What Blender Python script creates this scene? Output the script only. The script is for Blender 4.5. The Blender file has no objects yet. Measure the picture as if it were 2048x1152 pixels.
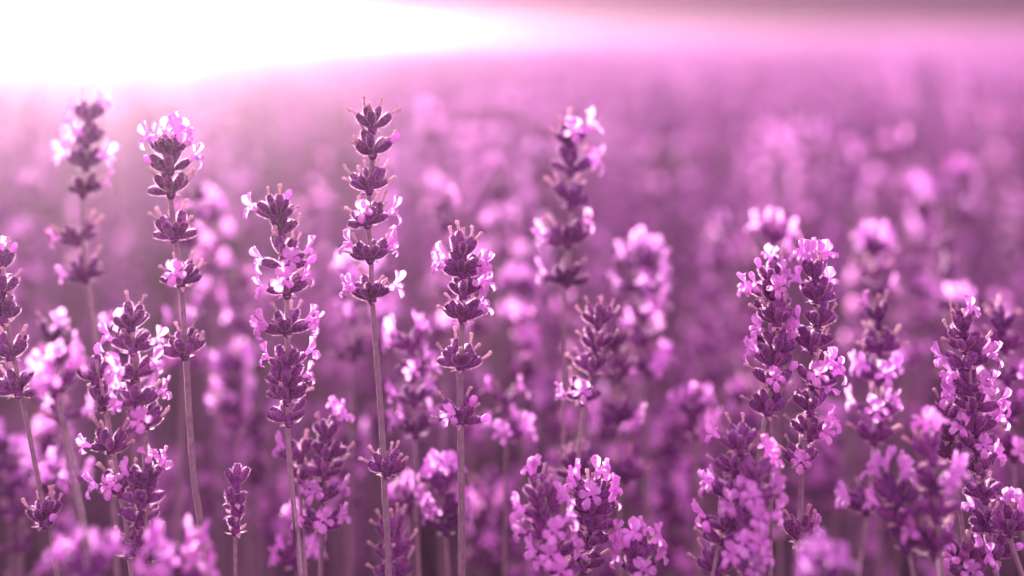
import bpy, math, random
import numpy as np
from mathutils import Vector, Matrix

SC = bpy.context.scene
COL = SC.collection
R = math.radians

# ------------------------------------------------------------------ camera
FOC = 35.0                       # lens, mm
FPX = FOC / 36.0 * 2048.0        # focal length in photograph pixels
HOR = 62.0                      # photograph row of the horizon
NEAR = 0.36                      # metres to the sharp stems
CAMH = 0.55                      # metres above the soil
cam_data = bpy.data.cameras.new("camera")
cam = bpy.data.objects.new("camera", cam_data)
COL.objects.link(cam)
cam.location = (0, 0, CAMH)
cam.rotation_euler = (R(90), 0, 0)
cam_data.lens = FOC
cam_data.sensor_width = 36.0
cam_data.shift_y = -(576.0 - HOR) / 2048.0
cam_data.clip_start = 0.01
cam_data.clip_end = 2000
cam_data.dof.use_dof = True
cam_data.dof.focus_distance = NEAR
cam_data.dof.aperture_fstop = 2.0
SC.camera = cam

# ------------------------------------------------------------------ sun, sky, exposure
SUN_X, SUN_ELEV = 205.0, R(5.5)
SUN_AZ = math.atan2(SUN_X - 1024.0, FPX)          # from +Y, positive to the right
sdir = Vector((math.sin(SUN_AZ) * math.cos(SUN_ELEV), math.cos(SUN_AZ) * math.cos(SUN_ELEV), math.sin(SUN_ELEV)))
sun_data = bpy.data.lights.new("sun", 'SUN')
sun = bpy.data.objects.new("sun", sun_data)
COL.objects.link(sun)
sun.rotation_euler = (-sdir).to_track_quat('-Z', 'Y').to_euler()
sun_data.energy = 2.6
sun_data.angle = R(0.6)
sun_data.color = (1.0, 0.80, 0.80)

world = bpy.data.worlds.new("World")
SC.world = world
world.use_nodes = True
wn, wl = world.node_tree.nodes, world.node_tree.links
wn.clear()
def N(nt, t, **kw):
    n = nt.new(t)
    for k, v in kw.items():
        setattr(n, k, v)
    return n
out = N(wn, 'ShaderNodeOutputWorld')
bg = N(wn, 'ShaderNodeBackground')
sky = N(wn, 'ShaderNodeTexSky', sky_type='NISHITA', sun_disc=False)
sky.sun_elevation = SUN_ELEV
sky.sun_rotation = SUN_AZ
sky.air_density = 1.0
sky.dust_density = 2.0
SKY_STR = 0.15
HORIZON_GAIN = 0.10
SKY_TINT = (1.72, 0.88, 1.56, 1)
bw = N(wn, 'ShaderNodeRGBToBW')
wl.new(sky.outputs[0], bw.inputs[0])
tint = N(wn, 'ShaderNodeMixRGB', blend_type='MULTIPLY'); tint.inputs[0].default_value = 1
# the veiled evening sky is more even than a clear one
soft = N(wn, 'ShaderNodeMath', operation='POWER'); soft.inputs[1].default_value = .6
wl.new(bw.outputs[0], soft.inputs[0])
wl.new(soft.outputs[0], tint.inputs[1]); tint.inputs[2].default_value = SKY_TINT
# high thin streaks of pink cloud
tc = N(wn, 'ShaderNodeTexCoord')
mp = N(wn, 'ShaderNodeMapping'); mp.inputs['Scale'].default_value = (1.4, 1.4, 40)
wl.new(tc.outputs['Generated'], mp.inputs[0])
nz = N(wn, 'ShaderNodeTexNoise'); nz.inputs['Scale'].default_value = 2.2; nz.inputs['Detail'].default_value = 4
wl.new(mp.outputs[0], nz.inputs['Vector'])
cr = N(wn, 'ShaderNodeMapRange'); cr.inputs['From Min'].default_value = .38; cr.inputs['From Max'].default_value = .62
cr.inputs['To Min'].default_value = .96; cr.inputs['To Max'].default_value = 1.08
wl.new(nz.outputs[0], cr.inputs[0])
cm = N(wn, 'ShaderNodeMixRGB', blend_type='MULTIPLY'); cm.inputs[0].default_value = 1
# added dimming of the sky colour towards the horizon, tinted pinker
sx = N(wn, 'ShaderNodeSeparateXYZ'); wl.new(tc.outputs['Generated'], sx.inputs[0])
sky_dim = N(wn, 'ShaderNodeMapRange', interpolation_type='SMOOTHSTEP'); sky_dim.inputs['From Min'].default_value = .04; sky_dim.inputs['From Max'].default_value = .35
sky_dim.inputs['To Min'].default_value = HORIZON_GAIN; sky_dim.inputs['To Max'].default_value = 1.0
wl.new(sx.outputs['Z'], sky_dim.inputs[0])
bm = N(wn, 'ShaderNodeMixRGB', blend_type='MULTIPLY'); bm.inputs[0].default_value = 1
bc = N(wn, 'ShaderNodeMixRGB'); wl.new(sky_dim.outputs[0], bc.inputs[0]); bc.inputs[1].default_value = (1, .78, .80, 1); bc.inputs[2].default_value = (1, 1, 1, 1)
bx = N(wn, 'ShaderNodeMixRGB', blend_type='MULTIPLY'); bx.inputs[0].default_value = 1
wl.new(bc.outputs[0], bx.inputs[1]); wl.new(sky_dim.outputs[0], bx.inputs[2])
wl.new(tint.outputs[0], bm.inputs[1]); wl.new(bx.outputs[0], bm.inputs[2])
wl.new(bm.outputs[0], cm.inputs[1]); wl.new(cr.outputs[0], cm.inputs[2])
# bright air round the sun
dot = N(wn, 'ShaderNodeVectorMath', operation='DOT_PRODUCT')
wl.new(tc.outputs['Generated'], dot.inputs[0])
aure = Vector((math.sin(SUN_AZ), math.cos(SUN_AZ), math.tan(R(1.9)))).normalized()
dot.inputs[1].default_value = aure
clampd = N(wn, 'ShaderNodeMath', operation='MAXIMUM'); wl.new(dot.outputs['Value'], clampd.inputs[0]); clampd.inputs[1].default_value = 0
def lobe(power, col, gain, prev):
    p = N(wn, 'ShaderNodeMath', operation='POWER'); wl.new(clampd.outputs[0], p.inputs[0]); p.inputs[1].default_value = power
    m = N(wn, 'ShaderNodeMath', operation='MULTIPLY'); wl.new(p.outputs[0], m.inputs[0]); m.inputs[1].default_value = gain
    c = N(wn, 'ShaderNodeMixRGB', blend_type='MULTIPLY'); c.inputs[0].default_value = 1; wl.new(m.outputs[0], c.inputs[1]); c.inputs[2].default_value = col
    a = N(wn, 'ShaderNodeMixRGB', blend_type='ADD'); a.inputs[0].default_value = 1
    wl.new(prev.outputs[0], a.inputs[1]); wl.new(c.outputs[0], a.inputs[2])
    return a
l = lobe(900, (1, .92, .55, 1), 6, cm)
l = lobe(150, (1, .80, .40, 1), .35, l)
l = lobe(16, (1, .50, .50, 1), .05, l)
wl.new(l.outputs[0], bg.inputs['Color'])
bg.inputs['Strength'].default_value = SKY_STR
wl.new(bg.outputs[0], out.inputs['Surface'])

SC.view_settings.view_transform = 'Standard'
SC.view_settings.look = 'None'
SC.view_settings.exposure = 2.85
SC.view_settings.gamma = 1.0
SC.view_settings.use_curve_mapping = False
SC.render.engine = 'CYCLES'
SC.cycles.use_denoising = True
SC.cycles.max_bounces = 8
SC.cycles.diffuse_bounces = 4
SC.cycles.transmission_bounces = 6
SC.cycles.volume_bounces = 1
SC.cycles.sample_clamp_indirect = 6

HAZE_DENSITY, HAZE_G, HAZE_COL = 0.0125, 0.83, (1.0, 0.86, 0.82, 1)

# ------------------------------------------------------------------ materials
def new_mat(name):
    m = bpy.data.materials.new(name); m.use_nodes = True
    nt = m.node_tree; nt.nodes.clear()
    return m, nt.nodes, nt.links

def leafy(name, col_a, col_b, trans, rough=.6, sheen=0., noise=900, rnd=.25, sheen_col=(1, .8, .95, 1), spec=.3):
    """thin plant tissue: principled with part of the light passing through"""
    m, n, l = new_mat(name)
    o = N(n, 'ShaderNodeOutputMaterial')
    geo = N(n, 'ShaderNodeNewGeometry'); info = N(n, 'ShaderNodeObjectInfo')
    nz = N(n, 'ShaderNodeTexNoise'); nz.inputs['Scale'].default_value = noise; nz.inputs['Detail'].default_value = 3
    tcc = N(n, 'ShaderNodeTexCoord'); l.new(tcc.outputs['Object'], nz.inputs['Vector'])
    mr = N(n, 'ShaderNodeMapRange'); mr.inputs['From Min'].default_value = .35; mr.inputs['From Max'].default_value = .65
    l.new(nz.outputs[0], mr.inputs[0])
    mx = N(n, 'ShaderNodeMixRGB'); l.new(mr.outputs[0], mx.inputs[0]); mx.inputs[1].default_value = (*col_a, 1); mx.inputs[2].default_value = (*col_b, 1)
    hs = N(n, 'ShaderNodeHueSaturation'); l.new(mx.outputs[0], hs.inputs['Color'])
    vr = N(n, 'ShaderNodeMapRange'); vr.inputs['To Min'].default_value = 1 - rnd; vr.inputs['To Max'].default_value = 1 + rnd
    l.new(info.outputs['Random'], vr.inputs[0]); l.new(vr.outputs[0], hs.inputs['Value'])
    mul = N(n, 'ShaderNodeMath', operation='MULTIPLY'); l.new(info.outputs['Random'], mul.inputs[0]); mul.inputs[1].default_value = 7.31
    fr = N(n, 'ShaderNodeMath', operation='FRACT'); l.new(mul.outputs[0], fr.inputs[0])
    hr = N(n, 'ShaderNodeMapRange'); hr.inputs['To Min'].default_value = .485; hr.inputs['To Max'].default_value = .515
    l.new(fr.outputs[0], hr.inputs[0]); l.new(hr.outputs[0], hs.inputs['Hue'])
    p = N(n, 'ShaderNodeBsdfPrincipled'); l.new(hs.outputs[0], p.inputs['Base Color'])
    p.inputs['Roughness'].default_value = rough
    p.inputs['Specular IOR Level'].default_value = spec
    p.inputs['Sheen Weight'].default_value = sheen; p.inputs['Sheen Roughness'].default_value = .4
    p.inputs['Sheen Tint'].default_value = sheen_col
    bmp = N(n, 'ShaderNodeBump'); bmp.inputs['Strength'].default_value = .35; bmp.inputs['Distance'].default_value = .0003
    l.new(nz.outputs[0], bmp.inputs['Height']); l.new(bmp.outputs[0], p.inputs['Normal'])
    if trans > 0:
        t = N(n, 'ShaderNodeBsdfTranslucent'); l.new(hs.outputs[0], t.inputs['Color'])
        s = N(n, 'ShaderNodeMixShader'); s.inputs[0].default_value = trans
        l.new(p.outputs[0], s.inputs[1]); l.new(t.outputs[0], s.inputs[2]); l.new(s.outputs[0], o.inputs['Surface'])
    else:
        l.new(p.outputs[0], o.inputs['Surface'])
    return m

M_CALYX = leafy('calyx_velvet', (.13, .030, .145), (.24, .070, .255), .12, .75, .18, 700)
M_PETAL = leafy('petal', (.88, .54, .89), (.75, .28, .77), .55, .5, .35, 280, .14)
M_FUZZ = leafy('fuzz', (.85, .58, .78), (.85, .62, .80), .9, .6, 0, 100, .1)
M_TIP = leafy('dried_corolla', (.52, .33, .40), (.78, .60, .62), .4, .7, .4, 900, .2)
M_STEM = leafy('stem_skin', (.25, .195, .215), (.35, .28, .28), .05, .6, .4, 500, .15)
M_LEAF = leafy('grey_leaf', (.17, .105, .165), (.25, .16, .235), .3, .6, .2, 120, .3)
MATS = [M_CALYX, M_PETAL, M_FUZZ, M_TIP, M_STEM, M_LEAF]
CAL, PET, FUZ, TIP, STM, LEA = range(6)

# ------------------------------------------------------------------ mesh gathering
rng = random.Random(11)
nr = np.random.default_rng(7)

class MB:
    def __init__(self):
        self.v, self.f, self.m, self.n = [], [], [], 0
    def add(self, verts, faces, mat):
        verts = np.asarray(verts, float).reshape(-1, 3)
        o = self.n
        self.v.append(verts); self.n += len(verts)
        self.f.extend([tuple(i + o for i in f) for f in faces])
        self.m.extend([mat] * len(faces))
    def merge(self, other, mat4=None):
        V = np.concatenate(other.v) if other.v else np.zeros((0, 3))
        if mat4 is not None:
            A = np.array(mat4)
            V = V @ A[:3, :3].T + A[:3, 3]
        o = self.n
        self.v.append(V); self.n += len(V)
        self.f.extend([tuple(i + o for i in f) for f in other.f])
        self.m.extend(other.m)
    def mesh(self, name):
        me = bpy.data.meshes.new(name)
        V = np.concatenate(self.v)
        me.from_pydata(V.tolist(), [], self.f)
        used = sorted(set(self.m)); remap = {u: i for i, u in enumerate(used)}
        for u in used:
            me.materials.append(MATS[u])
        me.polygons.foreach_set('material_index', [remap[x] for x in self.m])
        me.polygons.foreach_set('use_smooth', [True] * len(self.f))
        me.update()
        return me

def tube_rings(pts, radii, sides, shape=None, phase=0.):
    """rings round a polyline; shape(angle)->factor"""
    pts = [np.array(p, float) for p in pts]
    V = []
    for i, p in enumerate(pts):
        t = pts[min(i + 1, len(pts) - 1)] - pts[max(i - 1, 0)]
        t = t / (np.linalg.norm(t) + 1e-12)
        ref = np.array((0, 1., 0)) if abs(t[1]) < .9 else np.array((1., 0, 0))
        a = np.cross(ref, t); a /= np.linalg.norm(a); b = np.cross(t, a)
        for k in range(sides):
            th = 2 * math.pi * k / sides + phase
            r = radii[i] * (shape(th) if shape else 1)
            V.append(p + r * (math.cos(th) * a + math.sin(th) * b))
    F = []
    for i in range(len(pts) - 1):
        for k in range(sides):
            k2 = (k + 1) % sides
            F.append((i * sides + k, i * sides + k2, (i + 1) * sides + k2, (i + 1) * sides + k))
    F.append(tuple(range((len(pts) - 1) * sides, len(pts) * sides)))
    F.append(tuple(range(sides - 1, -1, -1)))
    return V, F

def hairs(mb, origins, normals, length, width, lift=(0, 0, .5)):
    V, F = [], []
    for o, n in zip(origins, normals):
        o = np.array(o, float)
        d = np.array(n, float) + np.array(lift) * nr.uniform(.2, 1) + nr.normal(0, .25, 3)
        d /= np.linalg.norm(d) + 1e-9
        s = np.cross(d, nr.normal(0, 1, 3)); s /= np.linalg.norm(s) + 1e-9
        L = length * nr.uniform(.6, 1.2)
        i = len(V)
        V += [o - s * width / 2, o + s * width / 2, o + d * L]
        F.append((i, i + 1, i + 2))
    mb.add(V, F, FUZ)

CL = .0066    # calyx length
def calyx(kind, lod, seed):
    """one calyx along +Z; kind b closed, k with a dried corolla tip, n with a corolla about to open"""
    q = random.Random(seed)
    mb = MB()
    sides, prof = {2: (14, [(0, .24), (.06, .36), (.18, .60), (.36, .88), (.56, 1.0), (.76, .95), (.90, .80), (.975, .58), (1.0, .30)]),
                   1: (8, [(0, .3), (.18, .72), (.5, 1.0), (.8, .92), (.97, .6), (1.0, .3)]),
                   0: (5, [(0, .35), (.4, 1.0), (.85, .85), (1.0, .3)])}[lod]
    rm = .00142 * q.uniform(.92, 1.1)
    bend = q.uniform(-.0004, .0005)
    pts = [(0, bend * math.sin(t * math.pi), CL * t) for t, _ in prof]
    rib = (lambda th: 1 + .06 * math.cos(7 * th)) if lod == 2 else None
    V, F = tube_rings(pts, [rm * r for _, r in prof], sides, rib)
    mb.add(V, F, CAL)
    if lod == 2:       # little teeth round the mouth
        for k in range(5):
            th = k * 2 * math.pi / 5 + q.random()
            c, s = math.cos(th), math.sin(th)
            w = rm * .35; z = CL * .93
            a = np.array((c * rm * .70, s * rm * .70, z)); t = np.array((-s, c, 0))
            mb.add([a - t * w, a + t * w, (c * rm * .62, s * rm * .62, CL * 1.06), a + np.array((c, s, 0)) * rm * .1], [(0, 1, 2), (0, 2, 3), (3, 2, 1)], CAL)
    nh = {2: 650, 1: 50, 0: 0}[lod]
    if nh:
        O, Nn = [], []
        for _ in range(nh):
            t = q.uniform(.05, 1.0); th = q.uniform(0, 6.283)
            r = rm * float(np.interp(t, [a for a, _ in prof], [b for _, b in prof]))
            O.append((r * math.cos(th), r * math.sin(th) + bend * math.sin(t * math.pi), CL * t)); Nn.append((math.cos(th), math.sin(th), 0))
        hairs(mb, O, Nn, .00065 if lod == 2 else .0007, .00008 if lod == 2 else .00013)
    if kind == 'k':
        L = q.uniform(.0030, .0046); cx, cy = q.uniform(-.0010, .0010), q.uniform(-.0008, .0008)
        ts = [0, .2, .4, .6, .75, .88, 1.0] if lod == 2 else [0, .4, .8, 1]
        rr = [.00052, .00042, .00050, .00044, .00066, .00072, .00034] if lod == 2 else [.0005, .0005, .0008, .0003]
        P = [(cx * t * t, cy * t * t, CL * .97 + L * t) for t in ts]
        V, F = tube_rings(P, [r * q.uniform(.9, 1.15) for r in rr], 7 if lod == 2 else 5)
        mb.add(V, F, TIP)
        if lod == 2:
            O, Nn = [], []
            for _ in range(60):
                t = q.random(); th = q.uniform(0, 6.283); r = float(np.interp(t, ts, rr))
                O.append((cx * t * t + r * math.cos(th), cy * t * t + r * math.sin(th), CL * .97 + L * t)); Nn.append((math.cos(th), math.sin(th), 0))
            hairs(mb, O, Nn, .0003, .00005)
            for k in range(3):   # shrivelled lobes
                th = k * 2.1 + q.random(); e = np.array((cx, cy, CL * .97 + L * .9))
                d = np.array((math.cos(th), math.sin(th), .5)) * .0008; s = np.array((-math.sin(th), math.cos(th), 0)) * .0003
                mb.add([e - s, e + s, e + d + s * .6, e + d - s * .6], [(0, 1, 2, 3)], TIP)
    if kind == 'n':
        P = [(0, 0, CL * .95), (0, .0002, CL * 1.12), (0, .0005, CL * 1.32), (0, .0007, CL * 1.5), (0, .0008, CL * 1.6)]
        V, F = tube_rings(P, [.0006, .0009, .00135, .0011, .0003], 10 if lod == 2 else 5, lambda th: 1 + .12 * math.cos(3 * th))
        mb.add(V, F, PET)
    return mb

def floret(lod, seed):
    """open corolla: a tube widening to two upright lobes and three lower ones. Local +Z outwards, +Y upper lip"""
    q = random.Random(seed)
    mb = MB()
    L = q.uniform(.0024, .0034)
    ts = [0, .4, .75, 1.0] if lod else [0, 1]
    P = [(0, .0003 * t, L * t) for t in ts]
    V, F = tube_rings(P, [(.00055 + .0007 * t * t) for t in ts], {2: 10, 1: 6, 0: 4}[lod])
    mb.add(V, F[:-2], PET)
    nu, nv = {2: (6, 6), 1: (3, 3), 0: (2, 2)}[lod]
    lobes = [(64, .0043, .0040, 30), (116, .0043, .0040, 30), (-18, .0030, .0026, 74), (-90, .0036, .0029, 80), (198, .0030, .0026, 74)]
    for ang, ln, wd, fl in lobes:
        ang = R(ang + q.uniform(-9, 9)); fl = fl + q.uniform(-14, 14)
        ln *= q.uniform(.88, 1.12); wd *= q.uniform(.9, 1.1)
        rad = np.array((math.cos(ang), math.sin(ang), 0)); tan = np.array((-math.sin(ang), math.cos(ang), 0)); z = np.array((0, 0, 1.))
        ph, amp = q.uniform(0, 6.28), q.uniform(.00012, .0003)
        Vv = []
        base = rad * .00105 + np.array((0, .0003, L))
        for i in range(nu + 1):
            u = i / nu
            f = R(fl * (.55 + .75 * u))          # curling further back towards the tip
            c = base + (rad * math.sin(f) + z * math.cos(f)) * ln * u
            half = wd * .5 * (.34 + .66 * math.sin(min(1., u * 1.35) * math.pi / 2)) * math.sqrt(max(0.02, 1 - max(0, (u - .55) / .46) ** 2))
            nrm = np.cross(tan, rad * math.sin(f) + z * math.cos(f))
            for j in range(nv + 1):
                v = -1 + 2 * j / nv
                ruf = amp * (math.sin(5 * v + ph + 4 * u) + .6 * math.sin(9 * v + 2 * ph)) * u * 2.0 - .0008 * (1 - v * v) * u + .0004 * abs(v) * u
                Vv.append(c + tan * half * v + nrm * ruf * (1 if lod == 2 else .5))
        Ff = [(i * (nv + 1) + j, i * (nv + 1) + j + 1, (i + 1) * (nv + 1) + j + 1, (i + 1) * (nv + 1) + j) for i in range(nu) for j in range(nv)]
        mb.add(Vv, Ff, PET)
    return mb

LIB = {}
for lod in (0, 1, 2):
    for kind, cnt in (('b', 4), ('k', 5), ('n', 3)):
        for i in range(cnt):
            LIB[(kind, lod, i)] = calyx(kind, lod, 100 * i + ord(kind))
    for i in range(6):
        LIB[('f', lod, i)] = floret(lod, 40 + i)
COUNT = {'b': 4, 'k': 5, 'n': 3, 'f': 6}
ME = {k: v.mesh('calyx' if k[0] != 'f' else 'floret') for k, v in LIB.items() if k[1] == 2}

def frame(d, out):
    """rotation with local Z along d, local Y as near up as can be"""
    d = Vector(d).normalized()
    up = Vector((0, 0, 1)) - Vector(out) * .5
    y = up - d * up.dot(d)
    if y.length < .05:
        y = Vector((0, -1, 0)) - d * Vector((0, -1, 0)).dot(d)
    y.normalize()
    x = y.cross(d)
    return Matrix((x, y, d)).transposed().to_4x4()

def parse(spec, q):
    """'-60f 10k+' -> list of (angle, kind, depth, lift)"""
    out = []
    if spec.startswith('auto'):
        nf = int(spec[4:] or 0)
        n = q.choice((8, 9, 10, 11))
        for i in range(n):
            az = 2 * math.pi * i / n + q.uniform(-.3, .3)
            til = R(q.choice((18, 40, 58, 70)) + q.uniform(-8, 8))
            k = 'f' if i < nf else q.choice('bbkkbn' if nf else 'bbkk')
            if k == 'f': til = R(q.uniform(35, 68))
            az2 = az if k != 'f' else q.uniform(0, 6.283)
            out.append((Vector((math.sin(til) * math.cos(az2), math.sin(til) * math.sin(az2), math.cos(til))), k))
        return out
    solo = spec[0] == '='
    toks = spec.strip('=').split()
    for t in toks:
        side = 0
        if t[-1] in '+~':
            side = -1 if t[-1] == '+' else 1; t = t[:-1]
        k = t[-1]; a = R(float(t[:-1]) + q.uniform(-3, 3))
        dy = side * (1.3 if k == 'f' else .75) if side else q.uniform(-.38, .38)
        out.append((Vector((math.sin(a), dy, math.cos(a))).normalized(), k))
    for _ in range(0 if solo else 2):   # the far side of the whorl
        a = R(q.uniform(-45, 45))
        out.append((Vector((math.sin(a), q.uniform(.5, .9), math.cos(a))).normalized(), q.choice('bk')))
    return out

def placements(items, q, k_scale=1.0):
    """local matrices for every calyx and floret of a whorl with origin at its base"""
    res = []
    for d, k in items:
        flat = Vector((d.x, d.y, 0))
        o = flat.normalized() if flat.length > 1e-3 else Vector((1, 0, 0))
        tilt = flat.length
        pos = o * (.0009 + .0006 * q.random()) + Vector((0, 0, .0034 * (1 - tilt) + q.uniform(0, .0012)))
        s = q.uniform(.88, 1.12) * k_scale * (.95 if k == 'f' else 1)
        m = Matrix.Translation(pos) @ frame(d, o) @ Matrix.Rotation(q.uniform(-.35, .35), 4, 'Z') @ Matrix.Scale(s, 4)
        if k == 'f':
            res.append((('b', q.randrange(4)), m))
            res.append((('f', q.randrange(6)), m @ Matrix.Translation((0, 0, CL * .93)) @ Matrix.Scale(1.08, 4)))
        else:
            res.append(((k, q.randrange(COUNT[k])), m))
    return res

def whorl_core(q, lod):
    """the node the calyces spring from, with its little papery bracts"""
    mb = MB()
    V, F = tube_rings([(0, 0, -.0012), (0, 0, .0), (0, 0, .0022), (0, 0, .0042)], [.0009, .0017, .0016, .0008], 10 if lod == 2 else 6)
    mb.add(V, F, CAL)
    nb = 5 if lod == 2 else 2
    for i in range(nb):
        th = 2 * math.pi * i / nb + q.uniform(-.4, .4)
        o = np.array((math.cos(th), math.sin(th), 0)); t = np.array((-math.sin(th), math.cos(th), 0))
        L = q.uniform(.0022, .0042); w = .0010; dz = q.uniform(-.4, .5)
        a = o * .0013
        tip = a + o * L * .9 + np.array((0, 0, L * dz))
        mid = a + o * L * .5 + np.array((0, 0, L * dz * .2 + .0003))
        mb.add([a - t * w * .5, a + t * w * .5, mid + t * w, mid - t * w, tip, mid + np.array((0, 0, -.0002))],
               [(0, 1, 2, 5), (0, 5, 3), (5, 2, 4), (3, 5, 4)], TIP)
    if lod == 2:
        O, Nn = [], []
        for _ in range(70):
            th = q.uniform(0, 6.28); O.append((.0016 * math.cos(th), .0016 * math.sin(th), q.uniform(-.0008, .003))); Nn.append((math.cos(th), math.sin(th), -.2))
        hairs(mb, O, Nn, .0006, .00005)
    return mb

def whorl_joined(items, q, lod, k_scale=1.0):
    mb = whorl_core(q, lod)
    for (k, i), m in placements(items, q, k_scale):
        mb.merge(LIB[(k, lod, i)], m)
    return mb

def stem_mesh(pts, r0, r1, lod):
    """pts from the soil up, local coordinates; square with rounded corners, like every lavender stem"""
    mb = MB()
    # smooth the path
    P = [Vector(p) for p in pts]
    fine = []
    for i in range(len(P) - 1):
        p0, p1, p2, p3 = P[max(i - 1, 0)], P[i], P[i + 1], P[min(i + 2, len(P) - 1)]
        n = max(1, int((p2 - p1).length / (.008 if lod == 2 else .03)))
        for k in range(n):
            t = k / n
            fine.append(.5 * ((2 * p1) + (-p0 + p2) * t + (2 * p0 - 5 * p1 + 4 * p2 - p3) * t * t + (-p0 + 3 * p1 - 3 * p2 + p3) * t ** 3))
    fine.append(P[-1])
    n = len(fine)
    rad = [r0 + (r1 - r0) * (i / (n - 1)) ** 1.4 for i in range(n)]
    sides = {2: 16, 1: 6, 0: 3}[lod]
    V, F = tube_rings(fine, rad, sides, (lambda th: 1 + .13 * math.cos(4 * th)) if lod == 2 else None, phase=.5)
    mb.add(V, F, STM)
    if lod == 2:
        O, Nn = [], []
        for i in range(n - 1):
            if fine[i].z < fine[-1].z - .32: continue
            a, b = fine[i], fine[i + 1]
            for _ in range(34):
                t = nr.random(); th = nr.uniform(0, 6.283)
                p = a.lerp(b, t); O.append((p.x + rad[i] * math.cos(th), p.y + rad[i] * math.sin(th), p.z)); Nn.append((math.cos(th), math.sin(th), 0))
        hairs(mb, O, Nn, .00034, .00005, (0, 0, .1))
    return mb

# ------------------------------------------------------------------ objects
def at(x, y, r):
    d = r * NEAR
    return Vector(((x - 1024.0) / FPX * d, d, CAMH - (y - HOR) / FPX * d))

def tag(o, label=None, cat=None, group=None, kind=None):
    if label: o['label'] = label
    if cat: o['category'] = cat
    if group: o['group'] = group
    if kind: o['kind'] = kind
    return o
def link(name, data, parent=None):
    o = bpy.data.objects.new(name, data); COL.objects.link(o)
    if parent is not None: o.parent = parent
    return o

# ---- setting: soil, far field, added haze
def simple_mat(name, a, b, scale, rough=.9, dist=.01):
    m, n, l = new_mat(name)
    o = N(n, 'ShaderNodeOutputMaterial'); p = N(n, 'ShaderNodeBsdfPrincipled')
    t = N(n, 'ShaderNodeTexCoord'); nz = N(n, 'ShaderNodeTexNoise'); nz.inputs['Scale'].default_value = scale; nz.inputs['Detail'].default_value = 6
    l.new(t.outputs['Object'], nz.inputs['Vector'])
    r = N(n, 'ShaderNodeValToRGB'); r.color_ramp.elements[0].color = (*a, 1); r.color_ramp.elements[1].color = (*b, 1)
    r.color_ramp.elements[0].position = .36; r.color_ramp.elements[1].position = .64
    l.new(nz.outputs[0], r.inputs[0]); l.new(r.outputs[0], p.inputs['Base Color']); p.inputs['Roughness'].default_value = rough
    bmp = N(n, 'ShaderNodeBump'); bmp.inputs['Distance'].default_value = dist; l.new(nz.outputs[0], bmp.inputs['Height']); l.new(bmp.outputs[0], p.inputs['Normal'])
    l.new(p.outputs[0], o.inputs['Surface'])
    return m
soil_m = simple_mat('soil', (.050, .030, .042), (.11, .070, .09), 14)
me = bpy.data.meshes.new('ground')
G = 46
me.from_pydata([(-G, -20, 0), (G, -20, 0), (G, G, 0), (-G, G, 0)], [], [(0, 1, 2, 3)])
me.materials.append(soil_m)
tag(link('ground', me), kind='structure')

def far_field():
    """beyond seven metres: the closed canopy of the field, row after row to the horizon, with a lumpy flowering top"""
    V, F, = [], []
    ys = [6.6]
    while ys[-1] < 34: ys.append(ys[-1] * 1.010)
    nx = 150
    from mathutils import noise
    for i, y in enumerate(ys):
        for j in range(nx + 1):
            x = (j / nx - .5) * 2 * (y * .9 + 4)
            row = .5 + .5 * math.cos(2 * math.pi * y / 1.25)
            a = noise.noise(Vector((x * 3.1, y * 3.1, 0))); b = noise.noise(Vector((x * 11, y * 11, 5)))
            added_rise = .125 * (1 - math.cos(math.pi * min(1, max(0, (y - 7) / 11)))) / 2 - .004 * max(0, y - 18)  # rise added to shorten the bright haze seen along the horizon
            V.append((x, y, .36 + .07 * row + .035 * a + .03 * b + added_rise))
    F = [(i * (nx + 1) + j, i * (nx + 1) + j + 1, (i + 1) * (nx + 1) + j + 1, (i + 1) * (nx + 1) + j) for i in range(len(ys) - 1) for j in range(nx)]
    k = len(V)
    V += [(V[j][0], V[j][1], 0.004) for j in range(nx + 1)]
    F += [(k + j, k + j + 1, j + 1, j) for j in range(nx)]
    me = bpy.data.meshes.new('distant_lavender'); me.from_pydata(V, [], F)
    me.polygons.foreach_set('use_smooth', [True] * len(F))
    me.materials.append(simple_mat('far_bloom', (.20, .065, .19), (.62, .26, .58), 3.2, .8, .03))
    o = link('distant_lavender', me)
    tag(o, kind='stuff'); tag(o, 'far lavender rows running up to an added pink crest of the field', 'lavender field')
far_field()

hm, hn, hl = new_mat('glow_haze')  # air volume added for the sun glow and a glare-like veil over stems
ho = N(hn, 'ShaderNodeOutputMaterial'); hv = N(hn, 'ShaderNodeVolumePrincipled')
hv.inputs['Color'].default_value = HAZE_COL; hv.inputs['Density'].default_value = HAZE_DENSITY; hv.inputs['Anisotropy'].default_value = HAZE_G
hl.new(hv.outputs[0], ho.inputs['Volume'])
x0, x1, y0, y1, z0, z1 = -G - 5, G + 5, -25, G + 3, -1.0, .62
me = bpy.data.meshes.new('haze')
me.from_pydata([(x, y, z) for z in (z0, z1) for y in (y0, y1) for x in (x0, x1)], [],
               [(0, 2, 3, 1), (4, 5, 7, 6), (0, 1, 5, 4), (2, 6, 7, 3), (0, 4, 6, 2), (1, 3, 7, 5)])
me.materials.append(hm)
tag(link('haze', me), kind='stuff')

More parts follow.
